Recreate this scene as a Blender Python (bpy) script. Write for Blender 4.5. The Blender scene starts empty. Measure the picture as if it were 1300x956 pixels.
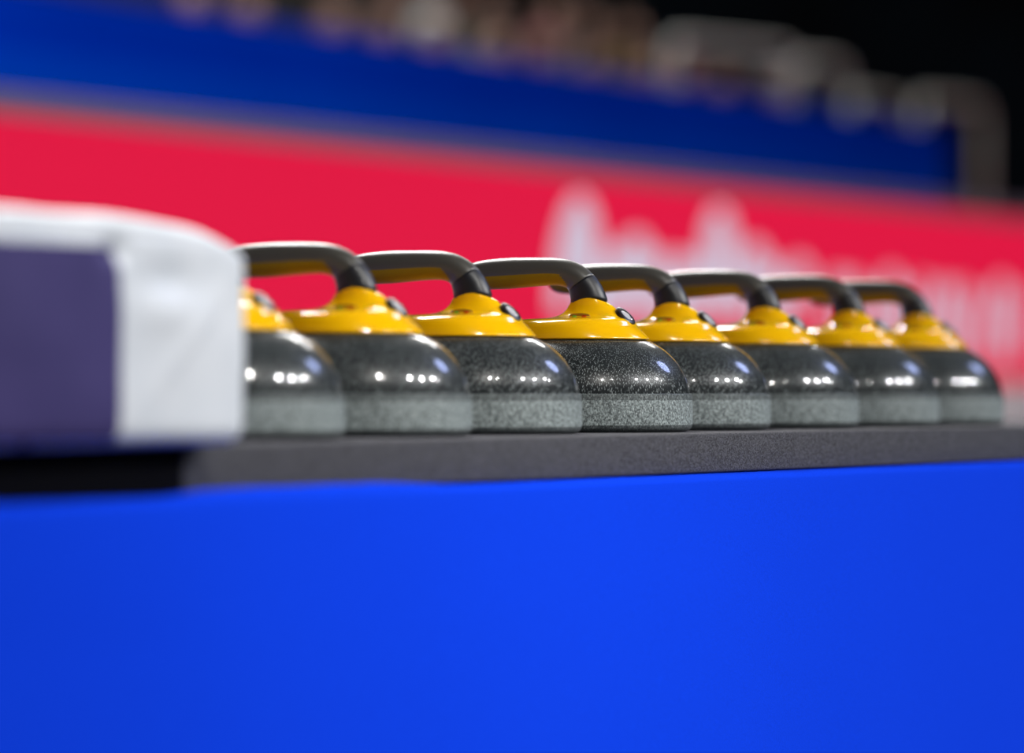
import bpy, bmesh, math, random
from mathutils import Vector, Matrix, noise
from mathutils.bvhtree import BVHTree

random.seed(7)
C = bpy.context.scene.collection
SC = bpy.context.scene
PI = math.pi

# ------------------------------------------------------------------ layout
# The stones stand in a straight row along U; N points from the row towards the camera side.
U = Vector((0.4405, 0.8977, 0.0))
N = Vector((0.8977, -0.4405, 0.0))
ROW = Vector((0.084, 5.5, 0.0))
TABLE, PAD = 0.76, 0.05
TOP = TABLE + PAD
EYE = TOP + 0.0500
ROWANG = math.atan2(U.y, U.x)


def W(t, p, z):
    """a point t along the row, p in front of it, at height z"""
    return ROW + U * t + N * p + Vector((0, 0, z))


# ------------------------------------------------------------------ helpers
def link(o, parent=None):
    C.objects.link(o)
    if parent is not None:
        o.parent = parent
    return o


def mesh_obj(name, bm, mat, parent=None, smooth=True, angle=None):
    me = bpy.data.meshes.new(name)
    bm.normal_update()
    bm.to_mesh(me)
    bm.free()
    for m in (mat if isinstance(mat, (list, tuple)) else [mat]):
        me.materials.append(m)
    for p in me.polygons:
        p.use_smooth = smooth
    if angle is not None:
        me.set_sharp_from_angle(angle=angle)
    return link(bpy.data.objects.new(name, me), parent)


def tag(o, label=None, cat=None, group=None, kind=None):
    if label: o['label'] = label
    if cat: o['category'] = cat
    if group: o['group'] = group
    if kind: o['kind'] = kind
    return o


def empty(name, loc, rz=0.0):
    o = bpy.data.objects.new(name, None)
    o.location = loc
    o.rotation_euler = (0, 0, rz)
    o.empty_display_size = 0.1
    return link(o)


def place(o, loc, rz=0.0):
    o.location = loc
    o.rotation_euler = (0, 0, rz)
    return o


def loft(bm, rings, cap0=True, cap1=True):
    vr = [[bm.verts.new(p) for p in r] for r in rings]
    n = len(vr[0])
    for a, b in zip(vr, vr[1:]):
        for i in range(n):
            bm.faces.new((a[i], a[(i + 1) % n], b[(i + 1) % n], b[i]))
    if cap0: bm.faces.new(list(reversed(vr[0])))
    if cap1: bm.faces.new(vr[-1])
    bmesh.ops.recalc_face_normals(bm, faces=bm.faces[:])
    return vr


def circle(r, z, n=96, cx=0.0, cy=0.0):
    return [Vector((cx + r * math.cos(2 * PI * i / n), cy + r * math.sin(2 * PI * i / n), z)) for i in range(n)]


def lathe(bm, prof, n=96, cap0=True, cap1=True):
    return loft(bm, [circle(r, z, n) for r, z in prof], cap0, cap1)


def box(bm, x0, x1, y0, y1, z0, z1):
    v = [bm.verts.new((x, y, z)) for x in (x0, x1) for y in (y0, y1) for z in (z0, z1)]
    for f in ((0, 1, 3, 2), (4, 6, 7, 5), (0, 4, 5, 1), (2, 3, 7, 6), (0, 2, 6, 4), (1, 5, 7, 3)):
        bm.faces.new([v[i] for i in f])
    bmesh.ops.recalc_face_normals(bm, faces=bm.faces[:])
    return v


def bevel(bm, w, seg=3):
    bmesh.ops.bevel(bm, geom=bm.edges[:], offset=w, segments=seg, profile=0.5, affect='EDGES')


def tube(bm, pts, r, n=14, cap=True):
    pts = [Vector(p) for p in pts]
    rings, up = [], None
    for i, p in enumerate(pts):
        d = (pts[min(i + 1, len(pts) - 1)] - pts[max(i - 1, 0)]).normalized()
        if up is None:
            up = Vector((0, 0, 1)) if abs(d.z) < 0.9 else Vector((1, 0, 0))
        a = (up - d * up.dot(d)).normalized()
        up = a
        b = d.cross(a)
        rr = r[i] if isinstance(r, (list, tuple)) else r
        rings.append([p + (a * math.cos(2 * PI * k / n) + b * math.sin(2 * PI * k / n)) * rr for k in range(n)])
    loft(bm, rings, cap, cap)


def interp(keys, t):
    """smooth (Catmull-Rom) interpolation of tuples at t in 0..len-1"""
    i = min(int(t), len(keys) - 2)
    f = t - i
    p0, p1, p2, p3 = keys[max(i - 1, 0)], keys[i], keys[i + 1], keys[min(i + 2, len(keys) - 1)]
    return tuple(0.5 * (2 * b + (c - a) * f + (2 * a - 5 * b + 4 * c - d) * f * f + (3 * b - a - 3 * c + d) * f ** 3)
                 for a, b, c, d in zip(p0, p1, p2, p3))


# ------------------------------------------------------------------ materials
def srgb(r, g, b):
    f = lambda c: (c / 255 / 12.92) if c / 255 <= 0.04045 else ((c / 255 + 0.055) / 1.055) ** 2.4
    return (f(r), f(g), f(b), 1.0)


def pmat(name, col, rough=0.5, spec=0.5, metal=0.0, coat=0.0, sheen=0.0, emit=None, estr=0.0):
    m = bpy.data.materials.new(name)
    m.use_nodes = True
    b = m.node_tree.nodes['Principled BSDF']
    b.inputs['Base Color'].default_value = col
    b.inputs['Roughness'].default_value = rough
    b.inputs['Specular IOR Level'].default_value = spec
    b.inputs['Metallic'].default_value = metal
    b.inputs['Coat Weight'].default_value = coat
    b.inputs['Coat Roughness'].default_value = 0.05
    b.inputs['Sheen Weight'].default_value = sheen
    if emit:
        b.inputs['Emission Color'].default_value = emit
        b.inputs['Emission Strength'].default_value = estr
    return m


def nd(m, typ, **kw):
    n = m.node_tree.nodes.new(typ)
    for k, v in kw.items():
        if k in n.inputs.keys():
            n.inputs[k].default_value = v
        else:
            setattr(n, k, v)
    return n


def lk(m, a, b):
    m.node_tree.links.new(a, b)


def ramp(m, fac, stops):
    r = nd(m, 'ShaderNodeValToRGB')
    e = r.color_ramp.elements
    while len(e) < len(stops):
        e.new(0.5)
    for el, (p, c) in zip(e, stops):
        el.position, el.color = p, c
    lk(m, fac, r.inputs['Fac'])
    return r


def bsdf(m):
    return m.node_tree.nodes['Principled BSDF']


def noisy(m, scale, c0, c1, lo=0.35, hi=0.65, detail=4.0, bump=0.0, bdist=0.001, bscale=None):
    tc = nd(m, 'ShaderNodeTexCoord')
    n = nd(m, 'ShaderNodeTexNoise', Scale=scale, Detail=detail)
    lk(m, tc.outputs['Object'], n.inputs['Vector'])
    r = ramp(m, n.outputs['Fac'], [(lo, c0), (hi, c1)])
    lk(m, r.outputs['Color'], bsdf(m).inputs['Base Color'])
    if bump:
        n2 = n
        if bscale:
            n2 = nd(m, 'ShaderNodeTexNoise', Scale=bscale, Detail=3.0)
            lk(m, tc.outputs['Object'], n2.inputs['Vector'])
        bp = nd(m, 'ShaderNodeBump', Strength=bump, Distance=bdist)
        lk(m, n2.outputs['Fac'], bp.inputs['Height'])
        lk(m, bp.outputs['Normal'], bsdf(m).inputs['Normal'])
    return m


def granite(name, base, dark, fleck, rough, pits=False, coat=0.0):
    """crystalline speckle: elongated pale crystals and dark grains"""
    m = pmat(name, base, rough, 0.5, coat=coat)
    tc = nd(m, 'ShaderNodeTexCoord')
    n0 = nd(m, 'ShaderNodeTexNoise', Scale=330.0, Detail=3.0, Roughness=0.7)
    lk(m, tc.outputs['Object'], n0.inputs['Vector'])
    r0 = ramp(m, n0.outputs['Fac'], [(0.38, dark), (0.62, base)])
    # flecks: two stretched voronoi sets with different directions
    col = r0.outputs['Color']
    for k, (rot, th) in enumerate((((0.4, 0.9, 0.3), 0.16), ((1.2, 0.2, 1.9), 0.15), ((2.2, 1.1, 0.6), 0.16))):
        mp = nd(m, 'ShaderNodeMapping')
        mp.inputs['Rotation'].default_value = rot
        mp.inputs['Scale'].default_value = (1.0, 0.7, 0.24)
        lk(m, tc.outputs['Object'], mp.inputs['Vector'])
        v = nd(m, 'ShaderNodeTexVoronoi', Scale=540.0 if not pits else 520.0)
        lk(m, mp.outputs['Vector'], v.inputs['Vector'])
        rr = ramp(m, v.outputs['Distance'], [(th, (1, 1, 1, 1)), (th + 0.10, (0, 0, 0, 1))])
        mx = nd(m, 'ShaderNodeMix', data_type='RGBA')
        lk(m, rr.outputs['Color'], mx.inputs[0])
        lk(m, col, mx.inputs[6])
        mx.inputs[7].default_value = fleck if not (pits and k) else dark
        col = mx.outputs[2]
    lk(m, col, bsdf(m).inputs['Base Color'])
    if pits:
        n1 = nd(m, 'ShaderNodeTexNoise', Scale=420.0, Detail=2.0)
        lk(m, tc.outputs['Object'], n1.inputs['Vector'])
        bp = nd(m, 'ShaderNodeBump', Strength=0.6, Distance=0.0012)
        lk(m, n1.outputs['Fac'], bp.inputs['Height'])
        lk(m, bp.outputs['Normal'], bsdf(m).inputs['Normal'])
    return m


g = lambda v: (v, v, v * 1.02, 1.0)
M = {}
M['granite'] = granite('polished_granite', (0.018, 0.022, 0.024, 1), (0.007, 0.009, 0.010, 1), (0.27, 0.30, 0.305, 1), 0.33)
bsdf(M['granite']).inputs['Specular IOR Level'].default_value = 0.22
bsdf(M['granite']).inputs['Coat Weight'].default_value = 0.85
bsdf(M['granite']).inputs['Coat Roughness'].default_value = 0.045
M['band'] = granite('rough_striking_band', (0.33, 0.385, 0.385, 1), (0.06, 0.072, 0.074, 1), (0.52, 0.58, 0.58, 1), 0.6, True)
M['mid'] = granite('satin_granite_edge', (0.12, 0.14, 0.142, 1), (0.03, 0.036, 0.038, 1), (0.26, 0.29, 0.29, 1), 0.45)
M['yellow'] = pmat('gloss_yellow_plastic', (0.93, 0.50, 0.001, 1), 0.16, 0.5, coat=0.5)
M['recess'] = pmat('amber_recess_plastic', (0.30, 0.13, 0.003, 1), 0.4)
M['grip'] = pmat('satin_grey_grip', (0.062, 0.060, 0.053, 1), 0.36, 0.6)
M['olive'] = pmat('shaded_yellow_plastic', (0.25, 0.155, 0.002, 1), 0.5, 0.15)  # yellow plastic with the shade under the grip put into its colour
M['sensor'] = pmat('black_sensor_band', (0.007, 0.008, 0.013, 1), 0.42, 0.5)
M['red_led'] = pmat('red_indicator', (0.45, 0.01, 0.005, 1), 0.2, emit=(0.9, 0.02, 0.01, 1), estr=0.03)
M['green_led'] = pmat('green_indicator', (0.10, 0.35, 0.03, 1), 0.2, emit=(0.15, 0.6, 0.05, 1), estr=0.02)
M['chrome'] = pmat('silver_button', (0.42, 0.42, 0.44, 1), 0.4)
M['black'] = pmat('black_plastic', (0.012, 0.012, 0.015, 1), 0.3)
M['foam'] = noisy(pmat('charcoal_foam', g(0.06), 0.9, 0.2), 620, (0.018, 0.018, 0.021, 1), (0.115, 0.115, 0.132, 1), 0.36, 0.68, 3, 0.6, 0.001)
M['rubber'] = pmat('black_rubber', (0.002, 0.002, 0.003, 1), 0.9, 0.04)
M['vinyl_white'] = noisy(pmat('white_vinyl', g(0.8), 0.42), 14, (0.66, 0.70, 0.76, 1), (0.74, 0.77, 0.82, 1), 0.3, 0.7, 3)
M['vinyl_purple'] = noisy(pmat('purple_print_vinyl', g(0.1), 0.55, 0.15), 10, (0.046, 0.037, 0.135, 1), (0.060, 0.048, 0.165, 1), 0.3, 0.7, 3)
M['cloth'] = noisy(pmat('royal_blue_felt', (0.0, 0.05, 0.75, 1), 0.9, 0.08), 500, (0.0003, 0.040, 0.68, 1), (0.0006, 0.052, 0.80, 1), 0.3, 0.7, 3, 0.35, 0.0008)
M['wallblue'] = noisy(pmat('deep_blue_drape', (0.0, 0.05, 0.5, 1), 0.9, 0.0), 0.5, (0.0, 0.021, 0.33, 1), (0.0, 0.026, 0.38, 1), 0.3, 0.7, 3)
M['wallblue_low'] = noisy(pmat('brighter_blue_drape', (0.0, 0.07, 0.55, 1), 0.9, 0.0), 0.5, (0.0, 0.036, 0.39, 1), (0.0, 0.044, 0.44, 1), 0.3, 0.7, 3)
M['screen'] = pmat('red_screen', (0.01, 0.001, 0.002, 1), 0.6, 0.05, emit=srgb(228, 22, 66), estr=0.96)
M['letters'] = pmat('lit_lettering', (0.05, 0.05, 0.05, 1), 0.5, 0.2, emit=srgb(200, 186, 206), estr=1.0)
M['rail'] = pmat('mauve_grey_rail', (0.10, 0.07, 0.10, 1), 0.6)
M['pale'] = noisy(pmat('pale_rink_wall', g(0.6), 0.5), 1.2, (0.60, 0.52, 0.54, 1), (0.68, 0.60, 0.62, 1), 0.3, 0.7, 3)
M['ice'] = noisy(pmat('pebbled_ice', g(0.8), 0.25), 3, (0.72, 0.76, 0.80, 1), (0.82, 0.85, 0.88, 1), 0.3, 0.7, 3, 0.2, 0.002, 120)
M['carpet'] = noisy(pmat('dark_walkway_carpet', g(0.04), 0.95), 40, g(0.025), g(0.05))
M['concrete'] = noisy(pmat('dark_concrete', g(0.03), 0.9), 4, (0.014, 0.013, 0.013, 1), (0.026, 0.024, 0.024, 1))
M['darkwall'] = noisy(pmat('dark_hall_wall', g(0.01), 0.9), 0.6, (0.012, 0.016, 0.020, 1), (0.020, 0.050, 0.080, 1))
M['steel'] = pmat('pale_steel_tube', (0.42, 0.435, 0.41, 1), 0.4, metal=0.2)
M['skin'] = pmat('skin', (0.44, 0.25, 0.19, 1), 0.5)
M['hair'] = noisy(pmat('dark_hair', g(0.02), 0.6), 60, (0.010, 0.007, 0.006, 1), (0.03, 0.02, 0.015, 1))
M['eye'] = pmat('dark_eye', (0.02, 0.015, 0.012, 1), 0.2)
M['lips'] = pmat('lips', (0.30, 0.09, 0.08, 1), 0.5)
M['trousers'] = pmat('dark_trousers', (0.012, 0.013, 0.018, 1), 0.9)
SHIRT = {k: pmat(k + '_top', c, 0.9) for k, c in {
    'black': (0.014, 0.014, 0.016, 1), 'brown': (0.055, 0.036, 0.026, 1), 'charcoal': (0.045, 0.045, 0.048, 1),
    'white': (0.9, 0.9, 0.88, 1), 'grey': (0.34, 0.34, 0.36, 1), 'pink': (0.40, 0.16, 0.17, 1),
    'olive': (0.16, 0.11, 0.03, 1), 'maroon': (0.17, 0.03, 0.06, 1), 'beige': (0.34, 0.29, 0.23, 1)}.items()}

# ------------------------------------------------------------------ curling stone
HX = 1.05          # the handle points a little towards the camera, so its length is drawn out
YAW = math.radians(-18)


def build_stone():
    root = empty('curling_stone', (0, 0, 0))
    mm = 0.001
    # granite body: polished crown, satin edge, rough striking band, narrow polished foot
    crown = [(60, 117.5), (80, 117), (88, 115.4), (95, 112.6), (105.5, 106.4), (113, 100.8), (119, 95.4), (125.6, 88.2), (131.2, 80.4),
             (135.6, 72.6), (138.8, 65), (140.9, 58), (141.8, 52), (142.2, 48.2)]
    prof = []
    for i in range(len(crown) * 4 - 3):
        prof.append(interp(crown, i / 4))
    prof = [(r * mm, z * mm) for r, z in reversed(prof)]
    bm = bmesh.new()
    lathe(bm, prof, 128, False, True)
    body = mesh_obj('granite_crown', bm, M['granite'], root)
    bm = bmesh.new()
    lathe(bm, [(145.0 * mm, 40 * mm), (144.9 * mm, 44 * mm), (144.4 * mm, 47.4 * mm), (143.6 * mm, 48.2 * mm), (141 * mm, 48.3 * mm)], 128, True, True)
    mesh_obj('shoulder_ring', bm, M['mid'], root, angle=0.6)
    bm = bmesh.new()
    lathe(bm, [(145.0 * mm, 9 * mm), (145.3 * mm, 16 * mm), (145.4 * mm, 25 * mm), (145.3 * mm, 34 * mm), (145.02 * mm, 40 * mm)], 128, True, True)
    mesh_obj('striking_band', bm, M['band'], root, angle=0.8)['label'] = 'rough pale grey band around the widest part of the stone'
    bm = bmesh.new()
    lathe(bm, [(100 * mm, 4 * mm), (118 * mm, 1.5 * mm), (128 * mm, 0), (136 * mm, 0.4 * mm), (141 * mm, 2.2 * mm), (144 * mm, 5.5 * mm), (145.0 * mm, 9 * mm)], 128, True, True)
    mesh_obj('running_base', bm, M['mid'], root, angle=0.8)

    # everything above the granite turns with the handle
    rot = Matrix.Rotation(YAW, 4, 'Z')

    def out(name, bm, mat, parent=root, angle=None):
        bmesh.ops.transform(bm, matrix=rot, verts=bm.verts[:])
        return mesh_obj(name, bm, mat, parent, angle=angle)

    # yellow housing: a disc that rises into the neck (left edge, right edge, half depth, height, centre)
    keys = [(-89, 89, 89, 116.6, 0), (-90, 90, 90, 118.0, 0), (-89.8, 88.2, 89.6, 120.5, 0), (-89, 84.5, 88.4, 124.5, 0), (-87.5, 79.8, 86.6, 129, 0),
            (-85.5, 75, 84.2, 133.5, 0), (-82.5, 70.5, 80.5, 137.5, 0), (-77, 66.5, 74, 140.8, 1), (-66, 64, 63, 142.8, 3), (-48, 62, 48, 143.7, 8), (-32, 59.8, 36.5, 145.2, 12),
            (-23, 56, 28.5, 148, 13.5), (-17, 51, 23.5, 152, 13.5), (-13, 46, 20.2, 157, 13.5), (-10.5, 40.5, 18, 162.5, 13.5), (-9.2, 36.2, 17, 167, 13.5)]
    n = 96
    rings = []
    steps = (len(keys) - 1) * 4
    for i in range(steps + 1):
        a, b, d, z, c = interp(keys, i / 4)
        f = max(0.0, min(1.0, (z - 160) / 8))
        ring = []
        for k in range(n):
            th = 2 * PI * k / n
            cx, sy = math.cos(th), math.sin(th)
            box_ = 1 - 0.42 * max(0.0, 1 - abs(z - 148) / 11)
            x = c + (b - c) * cx ** box_ if cx >= 0 else c + (c - a) * cx
            zz = z + f * (6.5 * (1 - cx * cx) - 3.4)
            ring.append(Vector((x * (HX if z > 140 else 1 + (HX - 1) * max(0, (z - 134) / 6)) * mm, d * sy * mm, zz * mm)))
        rings.append(ring)
    bm = bmesh.new()
    loft(bm, rings)
    probe = BVHTree.FromBMesh(bm)
    housing = out('handle_housing', bm, M['yellow'])
    housing['label'] = 'glossy yellow plastic housing'

    # gooseneck: neck, bend, grip (centre x, z, half thickness, half width); p = 0 at the neck foot
    path = [(14.0, 158, 23.0, 17.4), (13.6, 166, 22.9, 17.2), (10.4, 176.5, 20.8, 16.6), (4.0, 188.5, 18.2, 16.2), (-4, 196.3, 17.2, 16.2), (-14.5, 201.0, 17.2, 16.4),
            (-28, 203.2, 17.4, 16.8), (-46, 203.3, 18.1, 17.2), (-66, 202.6, 19.0, 17.6), (-88, 201.6, 19.7, 17.8), (-108, 200.6, 19.3, 17.5), (-124, 199.6, 18.0, 16.6),
            (-136, 198.6, 15.6, 14.6), (-144, 198, 11.5, 11), (-148, 197.6, 6.5, 6.4), (-149.4, 197.5, 1.2, 1.2)]

    def sect(t, n=40, grow=0.0):
        x, z, h, w = interp(path, t)
        x1, z1 = interp(path, max(t - 0.02, 0))[:2]
        x2, z2 = interp(path, min(t + 0.02, len(path) - 1))[:2]
        d = Vector((x2 - x1, 0, z2 - z1)).normalized()
        if t < 1.2:
            k = t / 1.2
            d = (d * k + Vector((0.0, 0, 1)) * (1 - k)).normalized()
        up = Vector((0, 1, 0)).cross(d) * -1
        ring = []
        for k in range(n):
            th = 2 * PI * k / n
            c, s = math.cos(th), math.sin(th)
            e = 0.92
            lip = 6.5 * (c * c - 0.5) * max(0.0, 1 - abs(t - 1.0) / 1.3)
            p = Vector((x, 0, z + lip)) + up * ((h + grow) * math.copysign(abs(s) ** e, s)) + Vector((0, 1, 0)) * ((w + grow) * math.copysign(abs(c) ** e, c))
            ring.append(Vector((p.x * HX, p.y, p.z)) * mm)
        return ring

    # black band around the neck: its lower lip dips at both sides of the neck
    T0, T1 = 1.0, 3.0
    bm = bmesh.new()
    loft(bm, [sect(0.85, grow=-2.2)] + [sect(T0 + (T1 - T0) * i / 14, grow=0.25) for i in range(15)] + [sect(3.02, grow=-0.5)])
    out('sensor_band', bm, M['sensor'])
    bm = bmesh.new()
    L = len(path) - 1
    cnt = 90
    loft(bm, [sect(3.0, 48, -0.3)] + [sect(3.02 + (L - 3.02) * i / cnt, 48) for i in range(cnt + 1)])
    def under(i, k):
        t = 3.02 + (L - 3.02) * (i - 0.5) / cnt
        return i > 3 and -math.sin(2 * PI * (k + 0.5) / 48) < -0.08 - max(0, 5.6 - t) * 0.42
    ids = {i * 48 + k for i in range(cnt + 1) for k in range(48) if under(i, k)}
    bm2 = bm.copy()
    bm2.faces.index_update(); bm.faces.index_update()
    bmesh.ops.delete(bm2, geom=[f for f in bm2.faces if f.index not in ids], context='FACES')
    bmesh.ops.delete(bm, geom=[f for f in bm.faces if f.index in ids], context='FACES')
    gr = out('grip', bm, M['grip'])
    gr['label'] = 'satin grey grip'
    out('grip_underside', bm2, M['olive'], gr)['label'] = 'yellow underside of the grip, its shade put into the colour'

    # parts let into the neck: indicator slot with two lights on the camera side, round button on the front slope
    def hit(x, z):
        h = probe.ray_cast(Vector((x, -0.2, z)), Vector((0, 1, 0)))
        return h[0], h[1]

    def dot(name, mat, x, z, rx, rz_, parent, lift=0.0003):
        p, nn = hit(x, z)
        bm = bmesh.new()
        q = Vector((0, -1, 0.25)).normalized().to_track_quat('Z', 'Y')
        bmesh.ops.create_uvsphere(bm, u_segments=20, v_segments=10, radius=1.0)
        bmesh.ops.scale(bm, vec=(rx, rz_, 0.0012), verts=bm.verts[:])
        bmesh.ops.transform(bm, matrix=Matrix.Translation(p + Vector((0, -lift, 0))) @ q.to_matrix().to_4x4(), verts=bm.verts[:])
        return out(name, bm, mat, parent)

    slot = dot('indicator_slot', M['recess'], 0.0115, 0.1466, 0.0140, 0.0034, housing)
    dot('indicator_light', M['green_led'], 0.0055, 0.1458, 0.0031, 0.0012, housing, 0.0013)['label'] = 'green indicator light'
    dot('indicator_light', M['red_led'], 0.0185, 0.1458, 0.0033, 0.0013, housing, 0.0013)['label'] = 'red indicator light'

    # button on the slope
    h = probe.ray_cast(Vector((0.2, -0.002, 0.30)), Vector((-0.139, 0, -0.155)).normalized())
    bp, bn = h[0] + Vector((0.0016, 0, 0.0004)), h[1]
    bn = Vector((0.70, -0.10, 0.71)).normalized()
    bq = bn.to_track_quat('Z', 'Y').to_matrix().to_4x4()
    for nm, mt, prof in (('button_rim', M['black'], [(0.0150, -0.003), (0.0150, 0.0012), (0.0138, 0.0021), (0.0092, 0.0021), (0.0086, 0.0014)]),
                         ('button', M['chrome'], [(0.0085, -0.001), (0.0085, 0.0014), (0.0078, 0.0020), (0.0040, 0.0023), (0.0008, 0.0024)])):
        bm = bmesh.new()
        lathe(bm, prof, 40)
        bmesh.ops.transform(bm, matrix=Matrix.Translation(bp) @ bq, verts=bm.verts[:])
        out(nm, bm, mt, housing, angle=0.7)
    return root


def kids(o):
    return [c for c in C.objects if c.parent is o]


def copy_tree(o, parent=None):
    c = o.copy()
    C.objects.link(c)
    if parent is not None:
        c.parent = parent
    for ch in kids(o):
        copy_tree(ch, c)
    return c


STONES = [  # image column of the stone's middle, distance
    (267, 4.675), (438, 4.950), (586, 5.225), (734, 5.500), (840, 5.775), (958, 6.050), (1066, 6.325), (1153, 6.600)]
LABELS = [
    'yellow-handled curling stone half hidden behind the padded block',
    'second yellow-handled curling stone from the padded block',
    'third yellow-handled curling stone from the padded block',
    'sharpest yellow-handled curling stone, fourth from the padded block, with crisp speckles',
    'yellow-handled curling stone just behind the sharp speckled one',
    'third yellow-handled curling stone from the open end of the row',
    'yellow-handled curling stone next to the last one at the open end',
    'last yellow-handled curling stone at the open end of the row']
proto = build_stone()
protos = []
for i, ((px, dep), lab) in enumerate(zip(STONES, LABELS)):
    o = proto if i == 0 else copy_tree(proto)
    protos.append(o)
    place(o, ((px - 650) / 5500 * dep, dep, TOP), math.radians((0, 1.5, -1, 0, 2, -1.5, 1, 2.5)[i]))
    tag(o, lab, 'curling stone', 'curling stones in a row on the foam strip')

# ------------------------------------------------------------------ foam strip, black mat
T_END = -1.36
bm = bmesh.new()
box(bm, T_END, 2.35, -0.24, 0.22, 0, PAD - 0.0008)
bevel(bm, 0.004, 3)
foam = mesh_obj('foam_strip', bm, M['foam'], angle=0.7)
foam.location = ROW + Vector((0, 0, TABLE + 0.0008))
foam.rotation_euler = (0, 0, ROWANG)
for v in foam.data.vertices:      # local -y faces the camera
    v.co.y = -v.co.y
foam.data.flip_normals()
tag(foam, 'long charcoal grey foam strip under the row of curling stones', 'foam mat')

bm = bmesh.new()
box(bm, -2.3, T_END - 0.004, -0.225, 0.24, 0, PAD - 0.002)
bevel(bm, 0.004, 2)
mat_ = mesh_obj('rubber_mat', bm, M['rubber'], angle=0.7)
place(mat_, ROW + Vector((0, 0, TABLE + 0.0008)), ROWANG)
tag(mat_, 'black rubber mat under the purple and white padded block', 'mat')

# ------------------------------------------------------------------ padded block
def padded_block():
    x0, x1, y0, y1, h, r = -2.25, -1.318, -0.27, 0.19, 0.208, 0.020
    nx, ny, nz = 150, 40, 60
    bm = bmesh.new()
    cx, cy, cz = (x0 + x1) / 2, (y0 + y1) / 2, h / 2
    hx, hy, hz = (x1 - x0) / 2, (y1 - y0) / 2, h / 2
    seam = -1.560

    def warp(p):
        q = Vector((max(-hx + r, min(hx - r, p.x)), max(-hy + r, min(hy - r, p.y)), max(-hz + r, min(hz - r, p.z))))
        d = p - q
        nn = d.normalized() if d.length > 1e-6 else Vector((0, 0, 1))
        p = q + nn * r
        fx, fz = p.x / hx, p.z / hz
        # soft vinyl cover: a bulge, long folds, a pinched tuck near the seam and the top corner
        X, Z = p.x + cx, p.z + cz
        amt = 0.0
        if nn.y < -0.5:
            amt += 0.006 * (1 - fx * fx) * (1 - fz * fz)
            amt += 0.0030 * noise.noise(Vector((X * 9, Z * 12, 1.7)))
            s = (X - (seam + 0.11)) * 0.62 - (Z - 0.09) * 0.78
            amt += 0.0030 * math.exp(-(s / 0.014) ** 2) * max(0, min(1, (X - seam - 0.01) / 0.05)) * max(0, 1 - abs(Z - 0.1) / 0.1)
            # the tuck
            u, v = X - (seam - 0.010), Z - 0.180
            amt -= 0.010 * math.exp(-((u + v * 1.5) / 0.026) ** 2 - ((v - 0.3 * u) / 0.012) ** 2)
            u, v = X - (seam + 0.085), Z - 0.155
            amt -= 0.006 * math.exp(-(u / 0.05) ** 2 - (v / 0.018) ** 2)
            amt += 0.004 * math.exp(-(u / 0.06) ** 2 - ((v + 0.03) / 0.02) ** 2)
            # seam line
            amt -= 0.0012 * math.exp(-((X - seam) / 0.003) ** 2)
        if nn.z > 0.5:
            amt += 0.008 * max(0, 1 - fx * fx) + 0.003 * noise.noise(Vector((X * 10, p.y * 8, 4.1)))
        if nn.x > 0.5:
            amt += 0.004 * noise.noise(Vector((p.y * 9, Z * 9, 7.7)))
        p = p + nn * amt
        zz = max(p.z + cz, 0.0)
        zz -= 0.020 * max(0, (X - (x1 - 0.13)) / 0.13) ** 1.6 * (zz / h) ** 3
        return Vector((p.x + cx, p.y + cy, zz))

    def grid(axis, sgn, na, nb):
        vs = []
        for i in range(na + 1):
            row = []
            for j in range(nb + 1):
                a, b = -1 + 2 * i / na, -1 + 2 * j / nb
                a, b = a * (1.5 - 0.5 * a * a) if False else a, b
                p = {'x': (sgn * hx, a * hy, b * hz), 'y': (a * hx, sgn * hy, b * hz), 'z': (a * hx, b * hy, sgn * hz)}[axis]
                row.append(bm.verts.new(p))
            vs.append(row)
        for i in range(na):
            for j in range(nb):
                bm.faces.new((vs[i][j], vs[i + 1][j], vs[i + 1][j + 1], vs[i][j + 1]))
    grid('x', -1, ny, nz); grid('x', 1, ny, nz)
    grid('y', -1, nx, nz); grid('y', 1, nx, nz)
    grid('z', -1, nx, ny); grid('z', 1, nx, ny)
    bmesh.ops.remove_doubles(bm, verts=bm.verts[:], dist=1e-5)
    bmesh.ops.recalc_face_normals(bm, faces=bm.faces[:])
    for v in bm.verts:
        v.co = warp(v.co.copy())
    bm.normal_update()
    front = [f for f in bm.faces if f.normal.y < -0.45 and f.calc_center_median().x < seam and f.calc_center_median().z < h - 0.023]
    idx = {f.index for f in front}
    bm.faces.ensure_lookup_table()
    bm2 = bm.copy()
    bm2.faces.ensure_lookup_table()
    bmesh.ops.delete(bm2, geom=[f for f in bm2.faces if not (f.normal.y < -0.45 and f.calc_center_median().x < seam and f.calc_center_median().z < h - 0.023)], context='FACES')
    bmesh.ops.delete(bm, geom=front, context='FACES')
    cover = mesh_obj('padded_block', bm, M['vinyl_white'])
    panel = mesh_obj('printed_panel', bm2, M['vinyl_purple'], cover)
    panel['label'] = 'dark purple printed front panel'
    place(cover, ROW + Vector((0, 0, TOP)), ROWANG)
    tag(cover, 'white vinyl padded block with a dark purple front panel beside the first stone', 'padded block')


padded_block()

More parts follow.
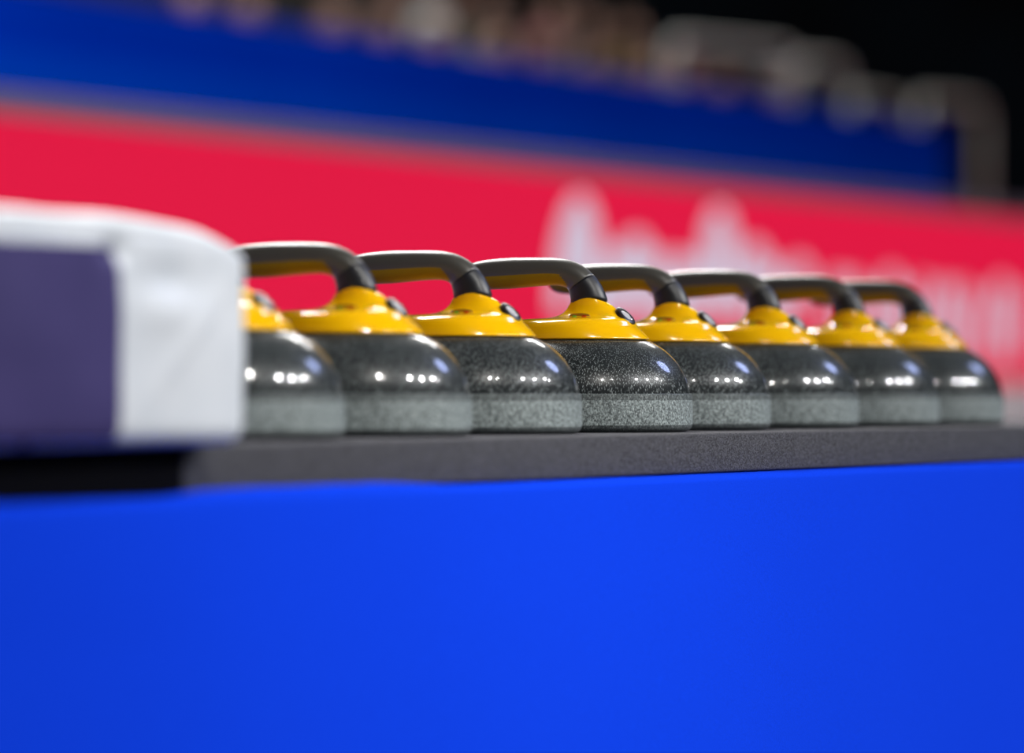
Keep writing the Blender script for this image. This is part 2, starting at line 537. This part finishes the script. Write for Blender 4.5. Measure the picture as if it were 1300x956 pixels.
# ------------------------------------------------------------------ draped table
def tablecloth():
    bm = bmesh.new()
    n, m = 360, 60
    t0, t1, front, back = -3.2, 3.4, 0.246, -0.60
    rows = []

    def sk(t, k):
        """profile of the draped cloth: flat top, rounded edge, falling skirt"""
        lift = 0.006 * max(0, min(1, (-0.75 - t) / 0.25)) * max(0, min(1, (t + 1.45) / .1)) + 0.0012 * noise.noise(Vector((t * 9, 0, 0.3)))
        fz = noise.noise(Vector((t * 2.2, 0, 2.0)))
        if k == 0: return Vector((t, -back, TABLE))
        if k <= 3:
            return Vector((t, -(0.10 + (k - 1) * 0.063), TABLE))
        if k <= 12:
            a = (k - 4) / 8 * PI / 2
            r = 0.010
            zz = TABLE + lift * (1 - a / (PI / 2)) + (math.cos(a) - 1) * r
            return Vector((t, -(front - r + math.sin(a) * r), zz))
        s = (k - 12) / (m - 12)
        z = (TABLE - 0.010) * (1 - s)
        fold = (0.004 + 0.030 * s) * fz * min(1, s * 6) + 0.02 * s
        return Vector((t, -(front + fold), z))
    for k in range(m + 1):
        rows.append([bm.verts.new(sk(t0 + (t1 - t0) * i / n, k)) for i in range(n + 1)])
    # rear skirt
    rear = [[bm.verts.new((t0 + (t1 - t0) * i / n, -back + 0.02 * (zz < 0.5), zz)) for i in range(n + 1)] for zz in (TABLE - 0.02, 0.4, 0.0)]
    allr = list(reversed(rear)) + rows
    for a, b in zip(allr, allr[1:]):
        for i in range(n):
            bm.faces.new((a[i], a[i + 1], b[i + 1], b[i]))
    # ends
    for e in (0, n):
        ring = [r[e] for r in allr]
        bm.faces.new(ring if e == 0 else list(reversed(ring)))
    bmesh.ops.recalc_face_normals(bm, faces=bm.faces[:])
    o = mesh_obj('tablecloth', bm, M['cloth'], angle=1.0)
    place(o, ROW.copy(), ROWANG)
    tag(o, 'royal blue cloth draped over the long table under the foam strip', 'tablecloth')


tablecloth()

# ------------------------------------------------------------------ setting
def slab(name, mat, t0, t1, p0, p1, z0, z1, bev=0.0):
    bm = bmesh.new()
    box(bm, t0, t1, -p1, -p0, z0, z1)
    if bev: bevel(bm, bev, 2)
    o = mesh_obj(name, bm, mat, smooth=bool(bev), angle=0.7 if bev else None)
    place(o, ROW.copy(), ROWANG)
    return o


tag(slab('floor', M['carpet'], -16, 45, -24, 14, -0.1, 0.0), kind='structure')
tag(slab('trim_ice_sheet', M['ice'], -15, 34, -4.9, -0.95, 0.0, 0.012), kind='structure')
WB = -5.0            # the board stands five metres behind the row
pale = tag(slab('wall_rink', M['pale'], -12, 40, WB - 0.30, WB - 0.0, 0.0, EYE + 0.048), kind='structure')
WS = -8.0
BLUE_END = 22.87
ZB = EYE + 1.80
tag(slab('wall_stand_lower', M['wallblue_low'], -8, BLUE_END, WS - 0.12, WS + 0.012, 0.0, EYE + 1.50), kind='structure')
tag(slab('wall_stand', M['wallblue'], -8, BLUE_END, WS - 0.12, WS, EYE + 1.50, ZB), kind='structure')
tag(slab('wall_back', M['darkwall'], -16, 45, -24, -23.7, 0, 14), kind='structure')
tag(slab('wall_right', M['darkwall'], 44.7, 45, -24, 14, 0, 14), kind='structure')
tag(slab('ceiling', M['darkwall'], -16, 45, -24, 14, 14, 14.2), kind='structure')

# stand tiers: a flight of broad concrete steps behind the blue wall
TIER0, RISE, GO = EYE + 0.93, 0.40, 0.80
bm = bmesh.new()
prof = [(WS - 0.14, 0.0), (WS - 0.14, TIER0)]
for k in range(6):
    y = WS - 0.95 - GO * k
    prof += [(y, TIER0 + RISE * k), (y, TIER0 + RISE * (k + 1))]
prof += [(WS - 0.95 - GO * 6, TIER0 + RISE * 6), (WS - 0.95 - GO * 6, 0.0)]
va = [bm.verts.new((-8, -p, z)) for p, z in prof]
vb = [bm.verts.new((BLUE_END, -p, z)) for p, z in prof]
for i in range(len(prof)):
    j = (i + 1) % len(prof)
    bm.faces.new((va[i], va[j], vb[j], vb[i]))
bm.faces.new(va); bm.faces.new(vb)
bmesh.ops.recalc_face_normals(bm, faces=bm.faces[:])
st = mesh_obj('floor_stand_tiers', bm, M['concrete'], smooth=False)
place(st, ROW.copy(), ROWANG)
tag(st, kind='structure')

# ------------------------------------------------------------------ red display board
BZ0, BZ1 = EYE + 0.050, EYE + 0.865
board = empty('advertising_board', ROW + N * WB + Vector((0, 0, 0)), ROWANG)
tag(board, 'long red advertising board with blurred pale lettering behind the stones', 'advertising board')
bm = bmesh.new()
box(bm, -12, 40, 0.0, 0.10, BZ0, BZ1)
mesh_obj('display_panel', bm, M['screen'], board, smooth=False)
bm = bmesh.new()
box(bm, -12, 40, -0.01, 0.12, BZ1, BZ1 + 0.072)
bevel(bm, 0.008, 2)
mesh_obj('top_rail', bm, M['rail'], board, angle=0.7)


def bt(px):
    """distance along the board that image column px looks at"""
    xn = (px - 650) / 5500
    y = (2.345 + 5.0) / (0.4405 - 0.8977 * xn)
    return (y - 5.5 - WB * N.y) / U.y


def bz(px, py):
    xn = (px - 650) / 5500
    y = (2.345 + 5.0) / (0.4405 - 0.8977 * xn)
    return EYE + (498 - py) / 5500 * y


def stroke(bm, pts, w):
    """a raised brush stroke lying on the screen's face through image points"""
    P = [Vector((bt(x), 0, bz(x, y))) for x, y in pts]
    Q = [Vector(interp([tuple(p) for p in P], i / 5)) for i in range((len(P) - 1) * 5 + 1)]
    L, R = [], []
    for i, q in enumerate(Q):
        d = (Q[min(i + 1, len(Q) - 1)] - Q[max(i - 1, 0)]).normalized()
        nn = Vector((-d.z, 0, d.x)) * w / 2
        L.append(q + nn); R.append(q - nn)
    rings = [[Vector((a.x, -0.006, a.z)), Vector((b.x, -0.006, b.z)), Vector((b.x, 0.0, b.z)), Vector((a.x, 0.0, a.z))] for a, b in zip(L, R)]
    loft(bm, rings)


bm = bmesh.new()
S1 = [[(712, 395), (716, 330), (727, 285), (738, 272), (748, 300), (752, 350), (754, 400)], [(718, 340), (738, 336), (756, 340)],
      [(774, 400), (776, 360), (779, 318)], [(792, 400), (794, 355), (800, 325), (813, 322), (818, 350), (820, 400)],
      [(832, 322), (836, 372), (846, 396), (858, 380), (862, 325)], [(876, 402), (879, 360), (882, 328)],
      [(898, 400), (901, 335), (908, 292), (917, 288), (923, 312), (925, 355), (928, 402)], [(905, 350), (926, 352)],
      [(944, 402), (946, 365), (950, 335), (962, 332), (968, 355), (970, 402)], [(982, 338), (985, 372), (990, 404)], [(1002, 404), (1006, 370), (1014, 350), (1024, 362)]]
for s in S1:
    stroke(bm, s, 0.15)
mesh_obj('lettering', bm, M['letters'], board, smooth=False)['label'] = 'larger pale pinkish white lettering'
S2 = []
for k, x in enumerate((1062, 1084, 1104, 1128, 1150, 1172, 1196, 1220, 1242, 1268, 1292)):
    top = 350 + (8, 0, 14, 2, 10, 0, 12, 4, 14, 6, 10)[k] + (x - 1062) * 0.05
    bot = 452 + (x - 1062) * 0.02
    S2.append([(x - 4, bot), (x - 2, (top + bot) / 2), (x + 2, top)] if k % 3 else [(x - 6, bot), (x - 4, top + 20), (x + 4, top), (x + 10, top + 22), (x + 11, bot - 8)])
bm = bmesh.new()
for s in S2:
    stroke(bm, s, 0.085)
mesh_obj('lettering', bm, M['letters'], board, smooth=False)['label'] = 'smaller pale lettering further right'

# ------------------------------------------------------------------ guard rails in the stand
def px_point(px, py, p):
    """the point on the plane p in front of the row that image point (px, py) looks at"""
    xn = (px - 650) / 5500
    y = (2.345 - p) / (0.4405 - 0.8977 * xn)
    return Vector((xn * y, y, EYE + (498 - py) / 5500 * y))


def guard_rail(p, xl, xr, y_l, y_r, label, foot, r=0.034, x_in=None):
    a, b = px_point(xl, y_l, p), px_point(xr, y_r, p)
    a0, b0 = Vector((a.x, a.y, foot)), Vector((b.x, b.y, foot))
    d = (b - a).normalized()
    rad = 0.14
    pts = [a0, a - Vector((0, 0, rad))]
    for k in range(1, 8):
        th = k / 8 * PI / 2
        pts.append(a + d * (rad * (1 - math.cos(th))) + Vector((0, 0, -rad + rad * math.sin(th))))
    pts.append(a + d * rad)
    pts.append(b - d * rad)
    for k in range(1, 8):
        th = k / 8 * PI / 2
        pts.append(b - d * (rad * (1 - math.sin(th))) + Vector((0, 0, -rad + rad * math.cos(th))))
    pts += [b - Vector((0, 0, rad)), b0]
    root = empty('guard_rail', a0)
    off = -a0
    bm = bmesh.new()
    tube(bm, [q + off for q in pts], r)
    mesh_obj('rail_tube', bm, M['steel'], root)
    bm = bmesh.new()
    z = (a.z - foot) * 0.5
    tube(bm, [Vector((0, 0, z)), (b0 - a0) + Vector((0, 0, z))], r * 0.8)
    mesh_obj('cross_bar', bm, M['steel'], root)
    tag(root, label, 'guard rail', 'pale guard rails in the stand')


guard_rail(WS - 0.30, 850, 1003, 52, 66, 'pale guard rail loop highest up the stand, left of the others', TIER0)
guard_rail(WS - 0.42, 1008, 1072, 78, 84, 'pale guard rail loop second from the left above the blue wall', TIER0)
guard_rail(WS - 0.54, 1078, 1142, 122, 130, 'pale guard rail loop low above the blue wall, second from the right', TIER0)
guard_rail(WS - 0.30, 1165, 1246, 128, 134, 'pale guard rail standing past the end of the blue wall', 0.0, 0.040)

# ------------------------------------------------------------------ spectators
def person_mesh(lean, turn, arm):
    """a seated figure, one continuous skinned surface; origin on the seat, facing -y"""
    V, E, R = [], [], []

    def add(p, r, par=None):
        V.append(Vector(p)); R.append(r if isinstance(r, tuple) else (r, r))
        if par is not None: E.append((par, len(V) - 1))
        return len(V) - 1
    pel = add((0, 0.02, 0.10), (0.155, 0.12))
    wai = add((0, 0.03 - lean * 0.3, 0.24), (0.145, 0.105), pel)
    che = add((0, 0.02 - lean * 0.8, 0.42), (0.165, 0.115), wai)
    up = add((0, 0.02 - lean, 0.52), (0.125, 0.085), che)
    nk = add((0, 0.005 - lean * 1.1, 0.615), (0.050, 0.050), up)
    hb = add((turn * 0.01, -0.012 - lean * 1.2, 0.685), (0.068, 0.078), nk)
    hm = add((turn * 0.015, -0.016 - lean * 1.25, 0.760), (0.080, 0.098), hb)
    ht = add((turn * 0.015, -0.006 - lean * 1.25, 0.830), (0.066, 0.080), hm)
    add((turn * 0.045, -0.112 - lean * 1.25, 0.738), (0.010, 0.013), hm)       # nose
    for s in (-1, 1):
        add((s * 0.088 + turn * 0.015, 0.0 - lean * 1.25, 0.745), (0.014, 0.022), hm)   # ears
        sh = add((s * 0.185, 0.02 - lean, 0.515), (0.064, 0.064), up)
        el = add((s * 0.235, -0.03 - lean * 0.8 - 0.03 * arm, 0.265), (0.046, 0.046), sh)
        wr = add((s * (0.165 - 0.06 * arm), -0.24, 0.225 + 0.03 * arm), (0.029, 0.025), el)
        pa = add((s * (0.150 - 0.06 * arm), -0.315, 0.215 + 0.03 * arm), (0.036, 0.017), wr)
        for f in range(4):
            fx = s * (0.150 - 0.06 * arm) + (f - 1.5) * 0.021
            ln = (0.062, 0.072, 0.068, 0.052)[f]
            k1 = add((fx, -0.345 - ln * 0.35, 0.212 + 0.03 * arm), 0.0092, pa)
            add((fx, -0.345 - ln * 0.85, 0.195 + 0.03 * arm), 0.0080, k1)
        th = add((s * (0.108 - 0.06 * arm), -0.315, 0.210 + 0.03 * arm), 0.0105, pa)
        add((s * (0.096 - 0.06 * arm), -0.350, 0.203 + 0.03 * arm), 0.0088, th)
        hp = add((s * 0.095, -0.06, 0.095), (0.092, 0.088), pel)
        kn = add((s * 0.125, -0.46, 0.125), (0.062, 0.062), hp)
        ca = add((s * 0.125, -0.475, -0.08), (0.055, 0.055), kn)
        an = add((s * 0.125, -0.47, -0.32), (0.038, 0.042), ca)
        he = add((s * 0.125, -0.48, -0.365), (0.040, 0.034), an)
        add((s * 0.135, -0.63, -0.372), (0.040, 0.026), he)
    me = bpy.data.meshes.new('person')
    me.from_pydata(V, E, [])
    ob = bpy.data.objects.new('person_source', me)
    C.objects.link(ob)
    md = ob.modifiers.new('Skin', 'SKIN')
    md.use_smooth_shade = True
    sv = me.skin_vertices[0].data
    for i, r in enumerate(R):
        sv[i].radius = r
        sv[i].use_root = (i == 0)
    ss = ob.modifiers.new('Sub', 'SUBSURF')
    ss.levels = ss.render_levels = 1
    dg = bpy.context.evaluated_depsgraph_get()
    res = bpy.data.meshes.new_from_object(ob.evaluated_get(dg))
    bpy.data.objects.remove(ob)
    low = min(v.co.z for v in res.vertices)
    for v in res.vertices:
        if v.co.z < -0.3:
            v.co.z += (-RISE + 0.001 - low) * min(1, (-0.3 - v.co.z) / 0.07)
    lowseat = min((v.co.z for v in res.vertices if v.co.y > -0.25), default=0)
    for v in res.vertices:
        if v.co.z > -0.3 and v.co.y > -0.3 and v.co.z < 0.05:
            v.co.z = max(v.co.z, 0.001)
    while len(res.materials): res.materials.pop()
    for m in (SHIRT['black'], M['skin'], M['trousers']): res.materials.append(m)
    for p in res.polygons:
        c = p.center
        p.use_smooth = True
        if c.z > 0.60: p.material_index = 1
        elif c.y < -0.27 and c.z > 0.185 and abs(c.x) < 0.24: p.material_index = 1
        elif c.z < 0.17: p.material_index = 2
        else: p.material_index = 0
    # hair: a cap over the top and the back of the head
    hc = Vector((turn * 0.015, -0.006 - lean * 1.25, 0.785))
    bm = bmesh.new()
    bmesh.ops.create_uvsphere(bm, u_segments=20, v_segments=14, radius=1.0)
    bmesh.ops.scale(bm, vec=(0.094, 0.112, 0.104), verts=bm.verts[:])
    kill = [v for v in bm.verts if v.co.z < -0.02 + (-0.06 if v.co.y > 0.02 else 0.05 if v.co.y < -0.06 else 0)]
    bmesh.ops.delete(bm, geom=kill, context='VERTS')
    bmesh.ops.translate(bm, vec=hc, verts=bm.verts[:])
    hm_ = bpy.data.meshes.new('hair')
    bm.to_mesh(hm_); bm.free()
    hm_.materials.append(M['hair'])
    for p in hm_.polygons: p.use_smooth = True
    em = []
    for s in (-1, 1):
        bm = bmesh.new()
        bmesh.ops.create_uvsphere(bm, u_segments=10, v_segments=6, radius=0.011)
        bmesh.ops.translate(bm, vec=(s * 0.032 + turn * 0.05, -0.105 - lean * 1.25, 0.765), verts=bm.verts[:])
        e = bpy.data.meshes.new('eye'); bm.to_mesh(e); bm.free(); e.materials.append(M['eye'])
        em.append(e)
    bm = bmesh.new()
    bmesh.ops.create_uvsphere(bm, u_segments=12, v_segments=6, radius=1.0)
    bmesh.ops.scale(bm, vec=(0.024, 0.010, 0.006), verts=bm.verts[:])
    bmesh.ops.translate(bm, vec=(turn * 0.035, -0.090 - lean * 1.2, 0.695), verts=bm.verts[:])
    mo = bpy.data.meshes.new('mouth'); bm.to_mesh(mo); bm.free(); mo.materials.append(M['lips'])
    return res, hm_, em, mo


POSES = [person_mesh(0.03, 0.0, 0.0), person_mesh(0.08, 0.6, 0.6), person_mesh(0.0, -0.6, 1.0)]
DARK = 'spectator in dark clothes seated in the stand behind the blue wall'


def seat_px(t, row):
    q = W(t, WS - 0.95 - GO * row - 0.28, 0)
    return 650 + 5500 * q.x / q.y


SPECIAL = {   # (row, image column): clothing, label
    (0, 575): ('white', 'spectator in a white knit cap, brightest head in the stand'),
    (0, 1118): ('grey', 'spectator in a light grey cap low above the right end of the blue wall'),
    (0, 690): ('pink', 'spectator in a dusky pink cap close to the one in the white cap'),
    (0, 845): ('maroon', 'spectator in a maroon cap above the middle of the blue wall'),
    (1, 1150): ('olive', 'spectator in an ochre top high above the guard rails'),
    (1, 735): ('grey', 'spectator in a light grey top in the second row, left of the rails'),
    (1, 640): ('beige', 'spectator in a beige top in the second row above the white one'),
}
seats = []
for row, x0, x1 in ((0, 225, 1190), (1, 470, 1175), (2, 770, 985)):
    k, t = 0, 9.0 + 0.21 * row
    while t < BLUE_END - 0.3:
        if x0 < seat_px(t, row) < x1:
            seats.append([row, t, None])
        t += 0.66 + 0.10 * ((k * 7) % 4) / 3
        k += 1
for (row, px), v in SPECIAL.items():
    best = min((x for x in seats if x[0] == row and x[2] is None), key=lambda x: abs(seat_px(x[1], row) - px))
    best[2] = v
for k, (row, t, sp) in enumerate(seats):
    q = W(t, WS - 0.95 - GO * row - 0.28, TIER0 + RISE * (row + 1))
    res, hm_, em, mo = POSES[(k * 2 + row) % 3]
    o = link(bpy.data.objects.new('person', res))
    place(o, q, ROWANG + random.uniform(-0.15, 0.15))
    o.material_slots[0].link = 'OBJECT'
    o.material_slots[0].material = SHIRT[sp[0] if sp else ('black', 'charcoal', 'brown')[k % 3]]
    hat = link(bpy.data.objects.new('knit_cap' if sp and row == 0 else 'hair', hm_), o)
    if sp and row == 0:
        hat.scale = (1.12, 1.1, 1.06)
        hat.location.z = -0.045
        hat.material_slots[0].link = 'OBJECT'
        hat.material_slots[0].material = SHIRT[sp[0]]
    for e in em: link(bpy.data.objects.new('eye', e), o)
    link(bpy.data.objects.new('mouth', mo), o)
    tag(o, sp[1] if sp else 'spectator in dark clothes seated in the stand behind the blue wall', 'person', 'spectators in the stand')

# ------------------------------------------------------------------ light
def area(name, loc, target, size, power, col=(1, 1, 1), shape='DISK', sy=None):
    L = bpy.data.lights.new(name, 'AREA')
    L.shape = shape
    L.size = size
    if sy: L.size_y = sy
    L.energy = power
    L.color = col
    o = bpy.data.objects.new(name, L)
    C.objects.link(o)
    o.location = loc
    o.rotation_euler = (Vector(target) - Vector(loc)).to_track_quat('-Z', 'Y').to_euler()
    return o


P4 = Vector((0.084, 5.4, TOP + 0.06))


def flood(name, az, el, dist, size, power, col=(1, 1, 1)):
    """a hall floodlight seen from the row; az is how far round the stone its glint sits, el the tilt there"""
    a, e = math.radians(az), math.radians(el)
    n = Vector((math.sin(a) * math.cos(e), -math.cos(a) * math.cos(e), math.sin(e)))
    v = Vector((0, 1, 0))
    r = v - 2 * v.dot(n) * n
    return area(name, P4 + r * dist, P4, size, power, col)


near = flood('flood_lamp', 12.3, 20, 3.4, 0.09, 5.5, (1.0, 0.97, 0.92))  # unseen close lamp added to brighten the blue cloth; also gives the first glint
near.data.spread = math.radians(56)
near.rotation_euler = (W(-0.45, 0.25, 0.66) - near.location).to_track_quat('-Z', 'Y').to_euler()
flood('flood_lamp', 17.5, 20.5, 13, 0.25, 90, (1.0, 0.97, 0.92))
flood('flood_lamp', 31.5, 20.5, 13, 0.36, 560)
flood('flood_lamp', 38.5, 20.0, 13, 0.34, 520)
flood('flood_lamp', 45.5, 20.5, 13, 0.34, 360)
flood('flood_lamp', 48.5, 19.0, 13, 0.20, 80)
# unseen bluish area light up to the right, for the stones' blue glint
flood('bluish_source', 56, 33, 12, 2.4, 130, (0.45, 0.55, 1.0))
# overhead rig above the far sheets
for t, e in ((6.5, 950), (9.0, 1000), (11.5, 250), (15.0, 150), (19.0, 200), (23.0, 200)):
    area('ceiling_lamp', W(t, -6.0, 10.5), W(t * 0.8 - 2.5, -2.2, 0), 3.2, e, (1, 0.98, 0.96), 'RECTANGLE', 0.8)
# unseen fill lights over the stand, added to brighten the spectators
for t, e in ((13.5, 35), (18.5, 75), (22.5, 90)):
    area('crowd_fill', W(t, -6.2, 8.0), W(t, -9.0, 2.9), 1.2, e, (1, 0.95, 0.90))

w = bpy.data.worlds.new('hall')
SC.world = w
w.use_nodes = True
w.node_tree.nodes['Background'].inputs[0].default_value = (0.30, 0.33, 0.36, 1)
w.node_tree.nodes['Background'].inputs[1].default_value = 0.12

# ------------------------------------------------------------------ camera
cam = bpy.data.cameras.new('camera')
cam.sensor_fit = 'HORIZONTAL'
cam.sensor_width = 36
cam.lens = 5500 / 1300 * 36
cam.clip_end = 200
cam.dof.use_dof = True
cam.dof.focus_distance = 5.42
cam.dof.aperture_fstop = 1.9
co = bpy.data.objects.new('camera', cam)
C.objects.link(co)
co.location = (0, 0, EYE)
co.rotation_euler = (PI / 2 + math.atan(20 / 5500), 0, 0)
SC.camera = co

vs = SC.view_settings
vs.view_transform = 'Standard'
vs.look = 'None'
vs.gamma = 1
vs.use_curve_mapping = False
vs.exposure = 0.0
